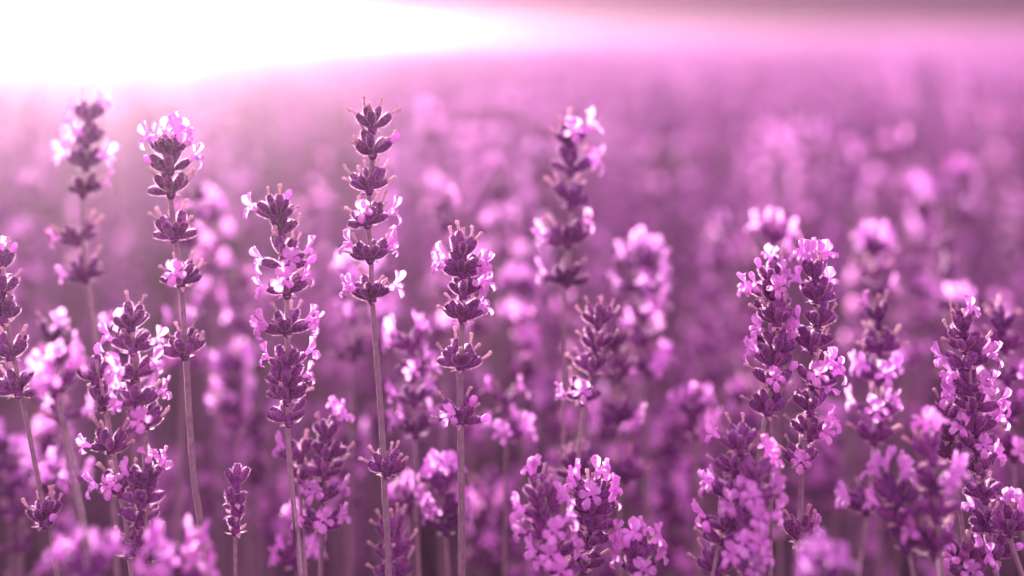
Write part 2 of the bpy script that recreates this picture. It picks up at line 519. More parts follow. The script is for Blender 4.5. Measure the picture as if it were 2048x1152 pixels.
# ---- the spikes traced one by one.  (label, distance ratio, stem radius factor, path from below upward, whorls)
D = 'auto'
HERO = [
("slender spike at the left edge with one small whorl far down its bare stem", 1.0, .85,
 [(117,1165),(95,1060),(80,980),(45,800),(25,700),(8,610),(-4,520)],
 [(0,552,"-30k 10k 25n 0f -40b"),(2,600,"-20b 15k 30k -35k 45b"),(8,645,"-40b -10b 20k 10k 50b 30b -25k"),(22,720,"-40b -10b+ 15k 30k 25b 45b -20k -45k"),
  (38,790,"-80b -60b -45k -20k 10b 30b 72b 25k 0b+"),(88,1050,"-40k -30b -5b+ 12b 5k 22k 30k 40b -18k 48n+")]),
("tall hazy spike of pale whorls right under the sun glow", 1.14, 1.0,
 [(235,1165),(215,850),(188,660),(172,560),(163,400),(172,300),(180,225)],
 [(172,562,"-72f -35k -15k 0b+ 20k 48k 65b -60b"),(155,488,"-70f -50k -30b 0b+ 20k 45k 60b"),(166,392,"-60b -25b 0b+ 25b 45k 60f"),(172,338,"-62f -40b 0b+ 30b 60f 50f -20k"),
  (175,292,"-70f -35f -10f+ 20b 45b -20b"),(178,250,"-30k -10k 10k 30f 45f 0b+ 20b -45k")]),
("tall spike crowned with a cluster of glowing white petals, to the left", 1.0, 1.05,
 [(412,1165),(387,950),(372,720),(362,572),(350,475),(340,390),(334,300)],
 [(370,715,"-62b -42k -18k -10b+ 12k 26k 55b 40k 30b+ -35b"),(362,572,"-72b -42k -20k -25b+ 6f+ 20k 42k 66b 32b"),(348,480,"-78b -42k -22b -10b+ 10k 38k 70b 22b+ -25k"),
  (342,392,"-82b -32k -18b 8b+ 22k 34b 48k"),(340,345,"-66n -50b 5b+ 22b 58f 66b -20b"),(338,318,"-52f -28f -14f 4f 16f 30f 48f -8b+ 14b+")]),
("bushy dark budded spike edged with petals, left of the white crowned spike's bare stem", .975, 1.0,
 [(302,1165),(294,1080),(291,960),(290,870),(280,800),(268,700),(262,640)],
 [(262,662,"-48b -12k -4b+ 14k 42b"),(266,705,"-62f -42b -5b+ 42b 62f -30f"),(270,760,"-58f -25f+ 28b 48f 62b -5b+"),(276,812,"-62f+ -32b 2b+ 34b 58f 48b -50f"),
  (290,858,"-62b -48b 14f+ 52k 45b -20b 30b"),(288,975,"-42f -24b 8f 36f 50b -5b+ 18b+ -38b 28b"),(284,1012,"-64b -34b -6b+ 30b 62b 15b+"),
  (278,1050,"-55b -25b+ 18b 55b 0k"),(288,1125,"-62b -30b 5b+ 32b 60b -10k 20k")]),
("thin spike with small upright buds standing just left of the bushy lower left one", 1.0, .8,
 [(264,1165),(242,1000),(225,890),(208,800),(192,720)],
 [(192,768,"-52b -46k 0n 32b 20k -20b+"),(205,820,"-40b 35b 8b+ -15n"),(222,905,"-68f -55b -30k -18b -10k 14b+ 24k 34k 56k 36b"),(241,988,"-68f -58b -32k -18b -2f+ 16b 28k 40b"),
  (258,1110,"-32k -18k -38b 8b 30k 20b+")]),
("tiny closed spike of plain buds on a short thread-thin stem, lower left", 1.0, .62,
 [(471,1165),(471,1110),(471,1060),(470,1020),(470,980)],
 [(471,1064,"=-8b+ 14b"),(470,1030,"=-24b 20b"),(469,1004,"=-6b+"),(471,985,"=-26b 2b 28b")]),
("medium spike with side flowers sticking out, left of the tallest centre left one", 1.0, .9,
 [(603,1165),(592,1060),(580,930),(575,850),(575,700),(574,600),(568,520),(558,450),(552,410)],
 [(553,440,"-14k 8k -62f -5b+ 26n 54k 48b -45b"),(563,478,"-18b 12b 44k 36b"),(568,522,"-18b 2b+ 18b 34k -8k"),(570,540,"-74f 52f 72n 38f+ -66b"),
  (574,592,"-72f -22b -55b 4b+ 34b 44f 60b 3f+"),(575,668,"-72f -60f -62b -22k -12b+ 14b+ 20k 60f 70f 64b"),(573,742,"-52f -32b 0b+ 20b 38b 52f -15b"),
  (573,775,"-66b -35b 8b+ 30b 60f -20n"),(574,805,"-76b -42b -12b+ 14b 50b 62k 0k+"),(578,848,"-60b -52b 55b 30b")]),
("plump spike with violet flowers facing out below the crooked one, lower left of centre", 1.06, .9,
 [(640,1165),(645,1060),(650,950),(655,870)],
 [(655,885,"-30k -10b 12f 32f -40b 20b"),(655,922,"-50b -32b 0b+ 44b 30b 60k -15k"),(651,958,"-62b 60b -32b 40b 5b+ 50k"),(647,1000,"-60f -18f+ -40b 40b 60f 30n 10b+"),
  (646,1058,"-60f 14f+ 55f -42b 40b -20b+ 65b -65b")]),
("half hidden bud tuft with a pale flower behind the crooked spike's stem", 1.07, .75,
 [(612,1165),(604,1060),(600,980),(600,900)],
 [(601,925,"-52f -64b -5b+ 8k 22b -20b"),(603,965,"-40b 40b 10b+")]),
("tallest sharp spike left of centre with six widely spaced whorls", 1.0, 1.0,
 [(778,1165),(770,1000),(766,900),(760,800),(745,610),(742,520),(736,450),(738,382),(745,313),(745,250)],
 [(745,263,"-48k -13k 13k 48k 2k+"),(745,313,"-52k -42k -50b 1b+ 46k 58n 44b -18k"),(738,384,"-62k -48k -12k -28b+ -15b 12k 30k 62k 30b 15b+"),(735,452,"-82b -48k -20k -5f+ 14k 30k 62f 66b 42k -35b+ 25b+"),
  (740,522,"-70k -48f -54b 50f 56f 60b 40k 28b+ -12b+ -30k"),(744,602,"-66f -56f -52b -20k -8b+ 20k 34k 60f 56b 16b+ -28b+"),(773,950,"-54k -34k -18b 2b+ 20b 34k 46k 52b -38b")]),
("straight sharp spike at the centre on a thick bare stem, flowers flanking its top", 1.0, 1.2,
 [(923,1165),(923,1000),(921,860),(920,740),(925,640),(926,550),(925,500)],
 [(925,522,"-24k -6k 6b+ 18k 34k 24b -34b"),(925,556,"-62f -52f -42b -20b 0b+ 28b 60f 66b -72b 52f 40b"),(926,598,"-22b 20b 0b+ 42f -42b 50f"),
  (925,642,"-66k -60b -46b -8b+ 16b+ 34b 60b 72b 50f 40k -30k"),(921,738,"-76b -50k -36b -12k 0k+ 20k 36k 58b 30b+ 66k -20b+"),(920,846,"-76k -58b -34k -36f+ 14k 8b+ 28n 40k 34b 82n -15b+")]),
("softly blurred tall spike right of centre with whorls spaced up to its flowered top", 1.14, .9,
 [(1120,1165),(1128,850),(1131,580),(1140,480),(1142,400),(1142,300)],
 [(1142,300,"-40k -20k 0k 15b 6f+ 40f -25b"),(1140,348,"-62b -20b 10b 55f 62f 48b 0b+"),(1140,415,"-40k -20b 5b+ 25b 55b -25k"),(1136,492,"-76f -64f -42k -5b+ 24b 34k 58b 40f"),
  (1134,572,"-62f -70b -32b 0b+ 30k 30b 72b")]),
("short nodding pale tipped spike beside the blurred tall one right of centre", 1.075, .85,
 [(1150,1165),(1155,950),(1165,830),(1180,760),(1190,700),(1196,640)],
 [(1196,655,"-48k -24k 2k 18b 50k -5b+ 34k"),(1192,702,"-24b 14b+ 50k -40k"),(1184,748,"-52k -22b 20b 40k 0b+"),(1164,805,"-64f -38b -5f+ 45b 20b+ -20k 60b")]),
("fat blurred spike capped with bright blossoms, right of the blurred tall one", 1.26, 1.0,
 [(1300,1165),(1290,900),(1288,700),(1285,540)],
 [(1285,545,"-50f -25f -5f 15f 35f 60f 0b+ 25b"),(1285,590,"-70f -45b 0f+ 20b 50f 65f -20b+"),(1288,640,"-50b 15f+ -20b+ 45f 30b"),(1292,690,"auto2"),(1296,750,"20f+ 50f 40f -30b -50b 0b+")]),
("blurred dark whorl flanked by pink flowers behind the nodding pale tipped spike", 1.17, .9,
 [(1240,1165),(1238,900),(1236,780),(1230,680)],
 [(1230,700,"auto1"),(1236,760,"auto0"),(1238,845,"-78f -60b -25b 0b+ 25b 62f 50b -70b"),(1252,965,"-50k -30k -10k 10k 35k 50k -20b+ 20b+ 0b+")]),
("leaning spike with a domed pale flower on top, foreground just right of centre bottom", .955, 1.0,
 [(1135,1165),(1115,1090),(1095,1010),(1075,960)],
 [(1078,1005,"-22f -6f 20k 28b -35b 5b+"),(1088,1040,"-62f -36b 0b+ 20b 32f 46f"),(1096,1082,"-66f -48f -22b 15f+ 42f 45b 60b"),(1108,1122,"-58f -15f+ -32b 40f 52b 5b+"),(1122,1160,"-50f 40f 0f+ 30b -30b 60b")]),
("sharp spike with a crown of five violet flowers leaning right, bottom centre right", 1.0, .9,
 [(1140,1165),(1160,1120),(1176,1060),(1184,1000)],
 [(1184,1008,"-48f -32f -12f+ 12f 34f 50f 0k -60k"),(1182,1030,"-62k 58b 70b 50f -45b 5b+"),(1182,1060,"30b+ 60k 62b -50b 74b -15b+"),(1176,1096,"60b 50k -34b 62f 20b+ 40b"),(1166,1140,"55k -34b 40b 10b+ 62b")]),
("dark budded spike wrapped by its neighbour, sharp, with a bare grey stem below", 1.0, .95,
 [(1478,1165),(1505,990),(1528,850),(1545,765),(1555,680),(1556,620)],
 [(1554,652,"-56k -44b -30k -18b 0b+ 14k 22k 42b 58b 30b+"),(1552,712,"-60b -22b -5b+ 15b 48b 60b 60f 35k"),(1548,738,"-54f -46f -30b 34b 58b 8b+"),(1545,775,"-12f+ -42b -52k -22b+ 22b+ 42b 50n"),
  (1535,830,"-58k -44b -18b 0b+ 20b 50b 35k -30k 62k")]),
("sharp spike topped by two tall pairs of white-pink petals, right of centre", 1.0, 1.0,
 [(1596,1165),(1600,1060),(1603,950),(1612,870),(1625,780),(1633,700),(1632,600)],
 [(1630,570,"-26f -14f 14f 24f 0k 6k"),(1632,606,"-38f -28b -12b+ 5b+ 20b 34f 44b 66b 78b -44b"),(1634,656,"-22b+ 10b 50b 62b -38b 30k"),(1624,702,"-50f -32f 18b 34k 50b 0b+ -20b"),
  (1626,775,"-6f+ -34b -18b+ 12b+ 56f 46f 70b 25k 34f"),(1620,828,"30f -30b 0b+ 44f -45b 20b"),(1620,876,"32f+ 40f -30b 0b+ 48f -50k 22b"),(1602,935,"-54b -22f+ 30b 35k 45b 5b+ -40k"),
  (1598,1088,"-22k -10b 18k 5b+ 20b 46f 54b 34k -30b")]),
("small spike with four petals behind the dark budded one, its head turned left", 1.03, .75,
 [(1541,1165),(1543,900),(1545,720),(1545,620),(1540,560)],
 [(1540,572,"-28n 8f 20k -10b+"),(1542,600,"-62f -50f -46b -24b 4f+ 22f 34b"),(1545,628,"-66b -52b 40b 60b 10k"),(1546,690,"-62b 55b -40f")]),
("big dark spike in the right foreground with flowers held out to its left", .965, 1.0,
 [(1424,1165),(1436,1100),(1452,1000),(1470,920),(1480,870)],
 [(1480,905,"-56f -22b -5b+ 18b 40b 10k -34b"),(1470,948,"-62k -42b -12b+ 30b 56b 34k"),(1462,1000,"-58f -44f -40b 12f+ 45b -15b+ 60b"),(1452,1062,"-66f -56b -4b+ 50b 30f -24b+ 62k"),(1448,1090,"-62k -46n 10b+ 40b 55f"),(1436,1150,"-60k -34k 0k 20b+ 40f 52b")]),
("soft purple spike low in the foreground between the big dark one and its right neighbour", .935, 1.0,
 [(1492,1165),(1496,1080),(1503,1000),(1512,950)],
 [(1513,968,"-30b 0b+ 25f 42f -45b"),(1508,1010,"-55b -20f+ 15b 48f 55f"),(1503,1052,"-50f -30b 6f+ 36b 58f"),(1498,1100,"-58b -30f+ 0b 30b 55b 18f+"),(1494,1150,"-40f 10f+ 40f 55b -20b+")]),
("blurred spike with three stacked flowering whorls between the sharp pair and right edge", 1.1, .95,
 [(1715,1165),(1735,1040),(1748,900),(1756,780),(1758,660)],
 [(1756,655,"-26f -8k 10k 0b+"),(1758,708,"-62k -30b 0b+ 22b 50b 62k 35k -45b"),(1758,768,"-56f -44f -6f+ 44f 54f 22b -24b"),(1752,835,"-60f -26f+ 20f 44f 0b+ 60b"),(1748,886,"-54k -34b -5b+ 14f 30b 54b 44k"),
  (1732,1025,"-60f -54f -30b 0b+ 34b 50b 60k -44k")]),
("tall crowded spike near the right edge, crowned by a white flower", 1.0, .95,
 [(1996,1165),(1984,1100),(1972,1010),(1958,900),(1945,800),(1935,720),(1928,650)],
 [(1928,672,"-18k -8b+ 10f 14b -30k"),(1930,702,"-60k -42b+ -32k -14b 8b+ 34b 50k 56b"),(1934,735,"-68f -60b 0b+ 18b 54f 62f 40b"),(1940,790,"-64f -54b -50f -18b 14f+ 12b 48b 62f"),(1946,828,"-60f -52b -18b+ 16b 34f 62b 66f"),
  (1952,868,"-54b -34b 4b+ 40b -20n 50f"),(1955,905,"-34f -14f+ -50b 34b 12b"),(1962,950,"-54b -30b+ 40f 54f 0b+ 28b"),(1970,1002,"-72b -50b 10b+ 34b 44b -20k"),(1978,1062,"-76b -62b 4b+ 30b 48b -34f -14b"),(1988,1116,"-74n -52b 0b+ 24b 50b 60n")]),
("narrow dark spike squeezed against the left flank of the crowded right one", 1.03, .8,
 [(1935,1165),(1915,1000),(1902,900),(1895,830)],
 [(1896,845,"-40b -15k 20b 5b+"),(1900,880,"-50b -30k 10b+ 40b"),(1906,920,"-60b -20b 34b 0b+ -40k")]),
("low violet blossoms with one brown dry tip at the bottom, near the right corner", .98, .9,
 [(1945,1175),(1938,1165),(1932,1140),(1928,1130)],
 [(1928,1128,"-46f -34f -4k 8k 38b -18b+"),(1934,1160,"-36f -20f+ 48f 34f 30b+ -52b")]),
("blurred spike of thin curled tips in the right margin, tallest there", 1.12, .9,
 [(2065,1165),(2030,980),(2015,800),(2008,640)],
 [(2006,665,"-40k -20k 0k 20k 40k 10b+"),(2010,705,"-60b -20b 0b+ 30b 60b -40k"),(2014,765,"-70f -50b 20f+ 50f 0b+ 62b"),(2020,840,"auto2"),(2028,920,"auto2")]),
("sharp-edged dark whorl with a pale pink tuft cut by the right border", .975, 1.0,
 [(2050,1165),(2030,1110),(2018,1070),(2016,1040)],
 [(2018,1068,"-60b -30b -8b+ 24b 55b 20f 38f 4f 60k")]),
("large out-of-focus blossoms in front of the crowded right spike", .90, 1.0,
 [(1885,1165),(1875,1060),(1868,960),(1862,920)],
 [(1864,925,"-50k -6f 8f -28k"),(1870,985,"40f 55f 20b+ -20b -50b 10f+"),(1872,1040,"-50b 0b+ 50b -20k"),(1866,1110,"-45f -10k 12k 45b 0b+")]),
("blurred pink flower bunch between the three-tier spike and the crowded right one", .91, .9,
 [(1830,1165),(1815,1080),(1800,1020),(1795,990)],
 [(1795,1008,"-34f -14f 8f 28f 50k -50b"),(1800,1048,"-62b -58f 45b 20b+ 0b+"),(1812,1100,"-40b 20k 0k 40k 60f")]),
("blurred blossom hanging in front of the spike at the left border", .87, .9,
 [(190,1165),(150,980),(125,850),(110,780)],
 [(110,790,"-40f -14f 10f+ 34f")]),
("large blurred bushy spike right of the one on the left border", 1.16, 1.0,
 [(185,1165),(165,1040),(140,900),(120,780),(105,680)],
 [(104,690,"-45k -20k 10k 40k 0b+ 25f"),(112,740,"auto2"),(120,790,"auto1"),(128,845,"auto2"),(136,975,"-60f -50f -34f 0b+ 30f+ 50f -20b 20b")]),
("blurred flowering spike between the tallest one and the straight centre one", 1.13, .95,
 [(838,1165),(832,1000),(828,880),(824,740),(820,680)],
 [(822,705,"-60f -45f 10f 30f -10b+ 24b"),(826,760,"-58b -38b 8f+ 30f 55f"),(828,810,"-62f -30b 0b+ 34f 60b"),(831,872,"-58f -36f -6b+ 20b 34f 58f")]),
("blurred purple bunch just left of the straight centre stem near the bottom", 1.11, .9,
 [(898,1165),(892,1080),(886,1000),(884,960)],
 [(884,985,"-36f -14f 10f 30f 0b+"),(888,1030,"-62f -34f+ 14b 40f 54f"),(892,1066,"-54f 20b -20b+ 42f")]),
("small blurred pair of pink flowers left of the purple bunch at the centre stem", 1.15, .85,
 [(822,1165),(820,1080),(818,1010)],
 [(818,1022,"-48f -8f 12f 0b+ 40b")]),
("blurred spike of pale buds rising from the bottom edge under the tallest one", 1.06, .8,
 [(782,1175),(783,1130),(784,1080)],
 [(784,1082,"-48k -24k 4k 24k 0b+"),(784,1118,"-62k -40b -12b+ 20b 50k 60b"),(783,1160,"-60k -30b 8b+ 40k 55b")]),
("blurred bloom on a grey stem right of the straight centre one", 1.17, .95,
 [(1008,1165),(1010,1050),(1012,900),(1012,860)],
 [(1012,882,"-70b -50f -10f+ 20f 48f 62f -25b 0b+"),(1010,820,"-40f 35f 0b+")]),
("low blossoming spike at the bottom edge right of the leaning pair", .975, .9,
 [(1282,1180),(1280,1150),(1276,1110)],
 [(1277,1125,"-14f 12f -44f 46f 0b+"),(1280,1158,"-56f 6f+ 52f -34b 34b -20f")]),
("pale tipped blurred whorl peeping out behind the five-flower crown", 1.1, .8,
 [(1155,1165),(1152,1040),(1150,960)],
 [(1150,960,"-62k -30k -8k 14k 40k 0b+ 26b -24b")]),
("blurred dark spike with three white blossoms hovering above the sharp right pair", 1.25, .95,
 [(1560,1165),(1552,800),(1546,520),(1545,480)],
 [(1546,492,"-44f -10f 12f 48f 0b+ -24b"),(1548,540,"-40k 0b+ 40f 20b -20b")]),
("blurred spike with one white flower cap, dark below, upper right", 1.29, .95,
 [(1760,1165),(1752,800),(1748,600),(1746,520)],
 [(1746,512,"-46f -24f -4f 16f 38f 52f 0b+"),(1748,560,"-45k 0b+ 45k 20b"),(1750,600,"-30b 30b 50f 0b+")]),
("dark faraway spike with paired pink discs of light, upper right", 1.75, .95,
 [(1940,1165),(1930,700),(1925,400),(1925,370)],
 [(1925,362,"-40f 40f -25f 28f 0b+"),(1925,400,"-50f 48f 0b+ 20b -20b"),(1926,440,"auto1")]),
("big soft pink bloom behind the centre stem, halfway up on its right", 1.33, 1.0,
 [(1052,1165),(1046,900),(1040,700),(1038,600)],
 [(1038,590,"-50f -25f 5f 30f 55f"),(1040,640,"-60f -20f+ 20f+ 50f 0b"),(1044,700,"auto3"),(1048,760,"auto1")]),
("blurred blossom cluster left of the big dark foreground spike", 1.2, .9,
 [(1398,1165),(1396,1000),(1392,880),(1390,830)],
 [(1388,838,"-56f -30f -4f 22f 46f 0b+"),(1392,875,"-54b 10f+ 45f 60f -20b")]),
("pale bloom glowing in the sun haze right of the white crowned spike", 1.42, 1.0,
 [(440,1165),(436,900),(428,600),(424,430)],
 [(424,450,"-35f -10f 14f 36f"),(426,500,"-50f 0f+ 30f 45f"),(428,550,"auto3"),(430,610,"auto2")]),
("pink blur peeping out behind the lowest whorls of the tallest left spike", 1.25, .9,
 [(700,1165),(702,900),(704,700),(704,560)],
 [(704,570,"-40f -12f 20f+ 40f"),(706,640,"auto1"),(706,720,"auto0")]),
("blurred violet tuft at the bottom under the plump spike", 1.14, .85,
 [(596,1175),(594,1120),(592,1070)],
 [(592,1085,"-20f 0f 24n 0b+"),(594,1135,"-62f -40f 40f 58f 0b+ -20b")]),
("rose blur of blossoms in the lower left corner foreground", .82, .9,
 [(172,1185),(172,1165),(172,1140)],
 [(172,1168,"-40f -14f 16f 40f"),]),
("second rose blur at the bottom, against the foot of the tall white crowned stem", .86, .9,
 [(355,1185),(352,1150),(350,1120)],
 [(350,1140,"-45f -20f 5f+ 22f 45f"),(353,1172,"-60f -30f+ 30f 60f")]),
("round violet blur cut by the bottom edge between the right pair and the three-tier spike", .8, .9,
 [(1642,1190),(1642,1165),(1642,1150)],
 [(1642,1185,"-30f -8f 12f 34f")]),
("far spike ending in a pale round disc of light, upper right of centre", 2.3, .9,
 [(1566,1165),(1565,1100),(1563,330),(1562,292)],
 [(1562,300,"-18f -6f 6f 18f 0f+ -10f+ 10f+"),(1563,324,D+"2"),(1563,349,D+"3"),(1563,373,D+"1")]),
("far spike with a soft pink disc below and right of the palest one", 2.0, .9,
 [(1710,1165),(1709,1100),(1707,355),(1706,317)],
 [(1706,325,"-16f 0f 16f 6f+ -6f+"),(1707,353,D+"2"),(1707,381,D+"3"),(1707,409,D+"1")]),
("far rose disc of a blossom left of the paired pink discs", 1.75, .9,
 [(1842,1165),(1841,1100),(1839,435),(1838,397)],
 [(1838,405,"-20f -4f 12f 0f+ 24f"),(1839,437,D+"2"),(1839,469,D+"3"),(1839,501,D+"1")]),
("rosy blur behind the bare stem of the white crowned spike, mid height", 1.32, .9,
 [(472,1165),(471,1100),(469,770),(468,732)],
 [(468,740,D+"4"),(469,782,D+"2"),(469,825,D+"3"),(469,867,D+"1")]),
("violet blur in the gap above the tiny closed spike", 1.4, .9,
 [(516,1165),(515,1100),(513,880),(512,842)],
 [(512,850,D+"4"),(513,890,D+"2"),(513,930,D+"3"),(513,970,D+"1")]),
("dim pink blur between the plump spike and the tallest one's stem", 1.36, .9,
 [(700,1165),(699,1150),(697,935),(696,897)],
 [(696,905,D+"3"),(697,946,D+"2"),(697,987,D+"3"),(697,1029,D+"1")]),
("round pink blur right of the five-flower crown, halfway up the gap", 1.45, .9,
 [(1349,1165),(1348,1110),(1346,910),(1345,872)],
 [(1345,880,D+"4"),(1346,919,D+"2"),(1346,957,D+"3"),(1346,996,D+"1")]),
("lower violet blur right of the five-flower crown, near the bottom", 1.38, .9,
 [(1342,1165),(1341,1150),(1339,1040),(1338,1002)],
 [(1338,1010,D+"4"),(1339,1051,D+"2"),(1339,1091,D+"3"),(1339,1132,D+"1")]),
("pink blur left of the leaning domed spike, close to the straight stem", 1.42, .9,
 [(1012,1165),(1011,1150),(1009,1015),(1008,977)],
 [(1008,985,D+"3"),(1009,1024,D+"2"),(1009,1064,D+"3"),(1009,1103,D+"1")]),
("soft blossom blur low between the sharp pair and the three-tier spike", 1.48, .9,
 [(1672,1165),(1671,1150),(1669,935),(1668,897)],
 [(1668,905,D+"4"),(1669,943,D+"2"),(1669,981,D+"3"),(1669,1019,D+"1")]),
("violet blur in the dark gap left of the bare lower whorl at far left", 1.25, .9,
 [(24,1165),(23,1150),(21,930),(20,892)],
 [(20,900,D+"4"),(21,945,D+"2"),(21,990,D+"3"),(21,1034,D+"1")]),
("pink blur beside the bare stem above the small whorl, lower left", 1.3, .9,
 [(104,1165),(103,1150),(101,935),(100,897)],
 [(100,905,D+"4"),(101,948,D+"2"),(101,991,D+"3"),(101,1034,D+"1")]),
("pale blur low behind the foot of the crooked side-flowered spike", 1.5, .9,
 [(549,1165),(548,1150),(546,1030),(545,992)],
 [(545,1000,D+"4"),(546,1037,D+"2"),(546,1075,D+"3"),(546,1112,D+"1")]),
("blurred pink knot behind the straight centre stem's bare lower part", 1.34, .9,
 [(969,1165),(968,1150),(966,1040),(965,1002)],
 [(965,1010,D+"4"),(966,1052,D+"2"),(966,1094,D+"3"),(966,1135,D+"1")]),
]

SHARP = (.92, 1.085)
GROUP_FRONT = 'lavender spikes standing at the front of the field'
for hi, (label, r, sf, path, whorls) in enumerate(HERO):
    q = random.Random(500 + hi)
    pts = [at(x, y, r) for x, y in path]
    low, nxt = pts[0], pts[1]
    lean = (low - nxt); lean = lean / max(1e-6, -lean.z)
    lean.z = 0
    lean *= .6
    lean.x = max(-.25, min(.25, lean.x)) 
    base = Vector((low.x + lean.x * low.z, low.y + lean.y * low.z + q.uniform(-.01, .03) * 0, 0))
    mid = Vector((low.x + lean.x * low.z * .6, low.y, low.z * .45))
    root = link('lavender_spike', None)
    root.location = base
    root.empty_display_size = .02
    tag(root, label, 'lavender spike', GROUP_FRONT)
    lp = [p - base for p in [base, mid] + pts]
    lod = 2 if SHARP[0] < r < SHARP[1] else 1
    st = link('stem', stem_mesh(lp, .00135 * sf, .00078 * sf, lod).mesh('stem'), root)
    for wi, (x, y, spec) in enumerate(whorls):
        items = parse(spec, q)
        p = at(x, y, r) - base
        if lod == 2:
            w = link('whorl', whorl_core(q, 2).mesh('whorl'), root)
            w.location = p
            for (k, i), m in placements(items, q):
                o = link('floret' if k == 'f' else 'calyx', ME[(k, 2, i)], w)
                o.matrix_local = m
        else:
            w = link('whorl', whorl_joined(items, q, 1).mesh('whorl'), root)
            w.location = p
            k = 1.22 if ('softly blurred tall' in label or 'fat blurred' in label) else 1.08
            w.scale = (k, k, k)

# ---- the crowd behind
def spike_mesh(seed, joined_lod=0, height=.46):
    q = random.Random(seed)
    mb = MB()
    n = q.choice((5, 6, 7))
    top = Vector((q.uniform(-.015, .015), q.uniform(-.015, .015), height))
    midp = Vector((q.uniform(-.008, .008), q.uniform(-.008, .008), height * .55))
    pts = [Vector((0, 0, 0)), midp, top]
    mb.merge(stem_mesh(pts, .0013, .0008, joined_lod))
    z = height - .004
    for i in range(n):
        t = z / height
        c = top.lerp(midp, max(0, min(1, (height - z) / (height * .45))))
        c.z = z
        fl = q.choice((0, 1, 2, 3, 4))
        items = parse('auto%d' % fl, q)
        mb.merge(whorl_joined(items, q, joined_lod, .75 if i == 0 else 1.0), Matrix.Translation(c))
        z -= .0085 + .0022 * i + q.uniform(0, .006) + (.02 if q.random() < .12 else 0)
    return mb

VARI = [spike_mesh(900 + i).mesh('lavender_spike') for i in range(7)]
WH = [whorl_joined(parse('auto%d' % (i % 5), random.Random(70 + i)), random.Random(90 + i), 1).mesh('whorl') for i in range(12)]
STEMS = []
for i in range(5):
    q = random.Random(1300 + i)
    STEMS.append((stem_mesh([(0, 0, 0), (q.uniform(-.01, .01), q.uniform(-.01, .01), .22), (0, 0, .46)], .0013, .0008, 1).mesh('stem')))

def top_height(q, d):
    drop = max(.052, q.gauss(.090, .022)) if q.random() < (.5 if d < 1.2 else .8) else q.uniform(.09, .25)
    return CAMH - drop

crowd = []
q = random.Random(77)
tries = 0
placed = [(at(p[-1][0], p[-1][1], r).x, r * NEAR) for _, r, _, p, _ in HERO]
while len(crowd) < 240 and tries < 40000:
    tries += 1
    d = math.sqrt(q.uniform(.435 ** 2, 1.32 ** 2))
    x = q.uniform(-1, 1) * (d * .53 + .03)
    if any((x - a) ** 2 + (d - b) ** 2 < .022 ** 2 for a, b in placed): continue
    placed.append((x, d)); crowd.append((x, d))
crowd.sort(key=lambda c: c[1])
protos = []
GB = 'soft blurred lavender spikes crowded behind the front ones'
MARK = [(20, 'spike at the left edge'), (172, 'hazy spike under the sun glow'), (350, 'white crowned spike'), (280, 'bushy dark budded spike'), (471, 'tiny closed spike'),
        (573, 'spike with side flowers'), (652, 'plump spike'), (742, 'tallest sharp spike'), (922, 'straight centre spike'), (1080, 'leaning domed spike'), (1138, 'blurred tall spike right of centre'),
        (1185, 'crown of five flowers'), (1288, 'fat blossom capped spike'), (1460, 'big dark foreground spike'), (1540, 'dark budded spike'), (1630, 'spike with two petal pairs'), (1755, 'three-tier spike'),
        (1860, 'large out-of-focus blossoms'), (1940, 'crowded spike near the right edge'), (2020, 'spike in the right margin')]
taken = {}
def near_label(x, d):
    px = 1024 + x / d * FPX
    mx, nm = min(MARK, key=lambda m: abs(m[0] - px))
    side = 'left' if px < mx else 'right'
    k = taken[(nm, side)] = taken.get((nm, side), 0) + 1
    how = {1: 'nearest blurred spike', 2: 'second blurred spike back', 3: 'third blurred spike back', 4: 'fourth blurred spike back'}.get(k, 'farthest blurred spike')
    return how + ' behind the ' + nm + ', on its ' + side
def far_label(x, d):
    px = 1024 + x / d * FPX
    mx, nm = min(MARK, key=lambda m: abs(m[0] - px))
    how = 'middle distance spike, softly blurred,' if d < .8 else ('small blurred spike far back' if d < 1.06 else 'tiny very blurred spike farthest back')
    return how + ' in line with the ' + nm
for i, (x, d) in enumerate(crowd):
    h = top_height(q, d)
    if d < .60: h -= .02
    s = h / .46
    rot = (q.gauss(0, .05), q.gauss(0, .05), q.uniform(0, 6.283))
    if d < .62:
        root = link('lavender_spike', None); root.location = (x, d, 0); root.rotation_euler = rot
        tag(root, near_label(x, d), 'lavender spike', GB)
        st = link('stem', q.choice(STEMS), root); st.scale = (1, 1, s)
        z = h - .004
        for k in range(q.choice((4, 5, 6, 7))):
            w = link('whorl', q.choice(WH), root); w.location = (0, 0, z); w.rotation_euler = (0, 0, q.uniform(0, 6.28))
            w.scale = (1, 1, 1) if k else (.8, .8, .8)
            z -= .0095 + .0022 * k + q.uniform(0, .006)
    else:
        vi = len(protos) if len(protos) < len(VARI) else q.randrange(len(VARI))
        o = link('lavender_spike', VARI[vi]); o.location = (x, d, 0); o.rotation_euler = rot; o.scale = (1, 1, s)
        tag(o, far_label(x, d), 'lavender spike', 'far blurred lavender spikes')
        if len(protos) < len(VARI): protos.append(o)

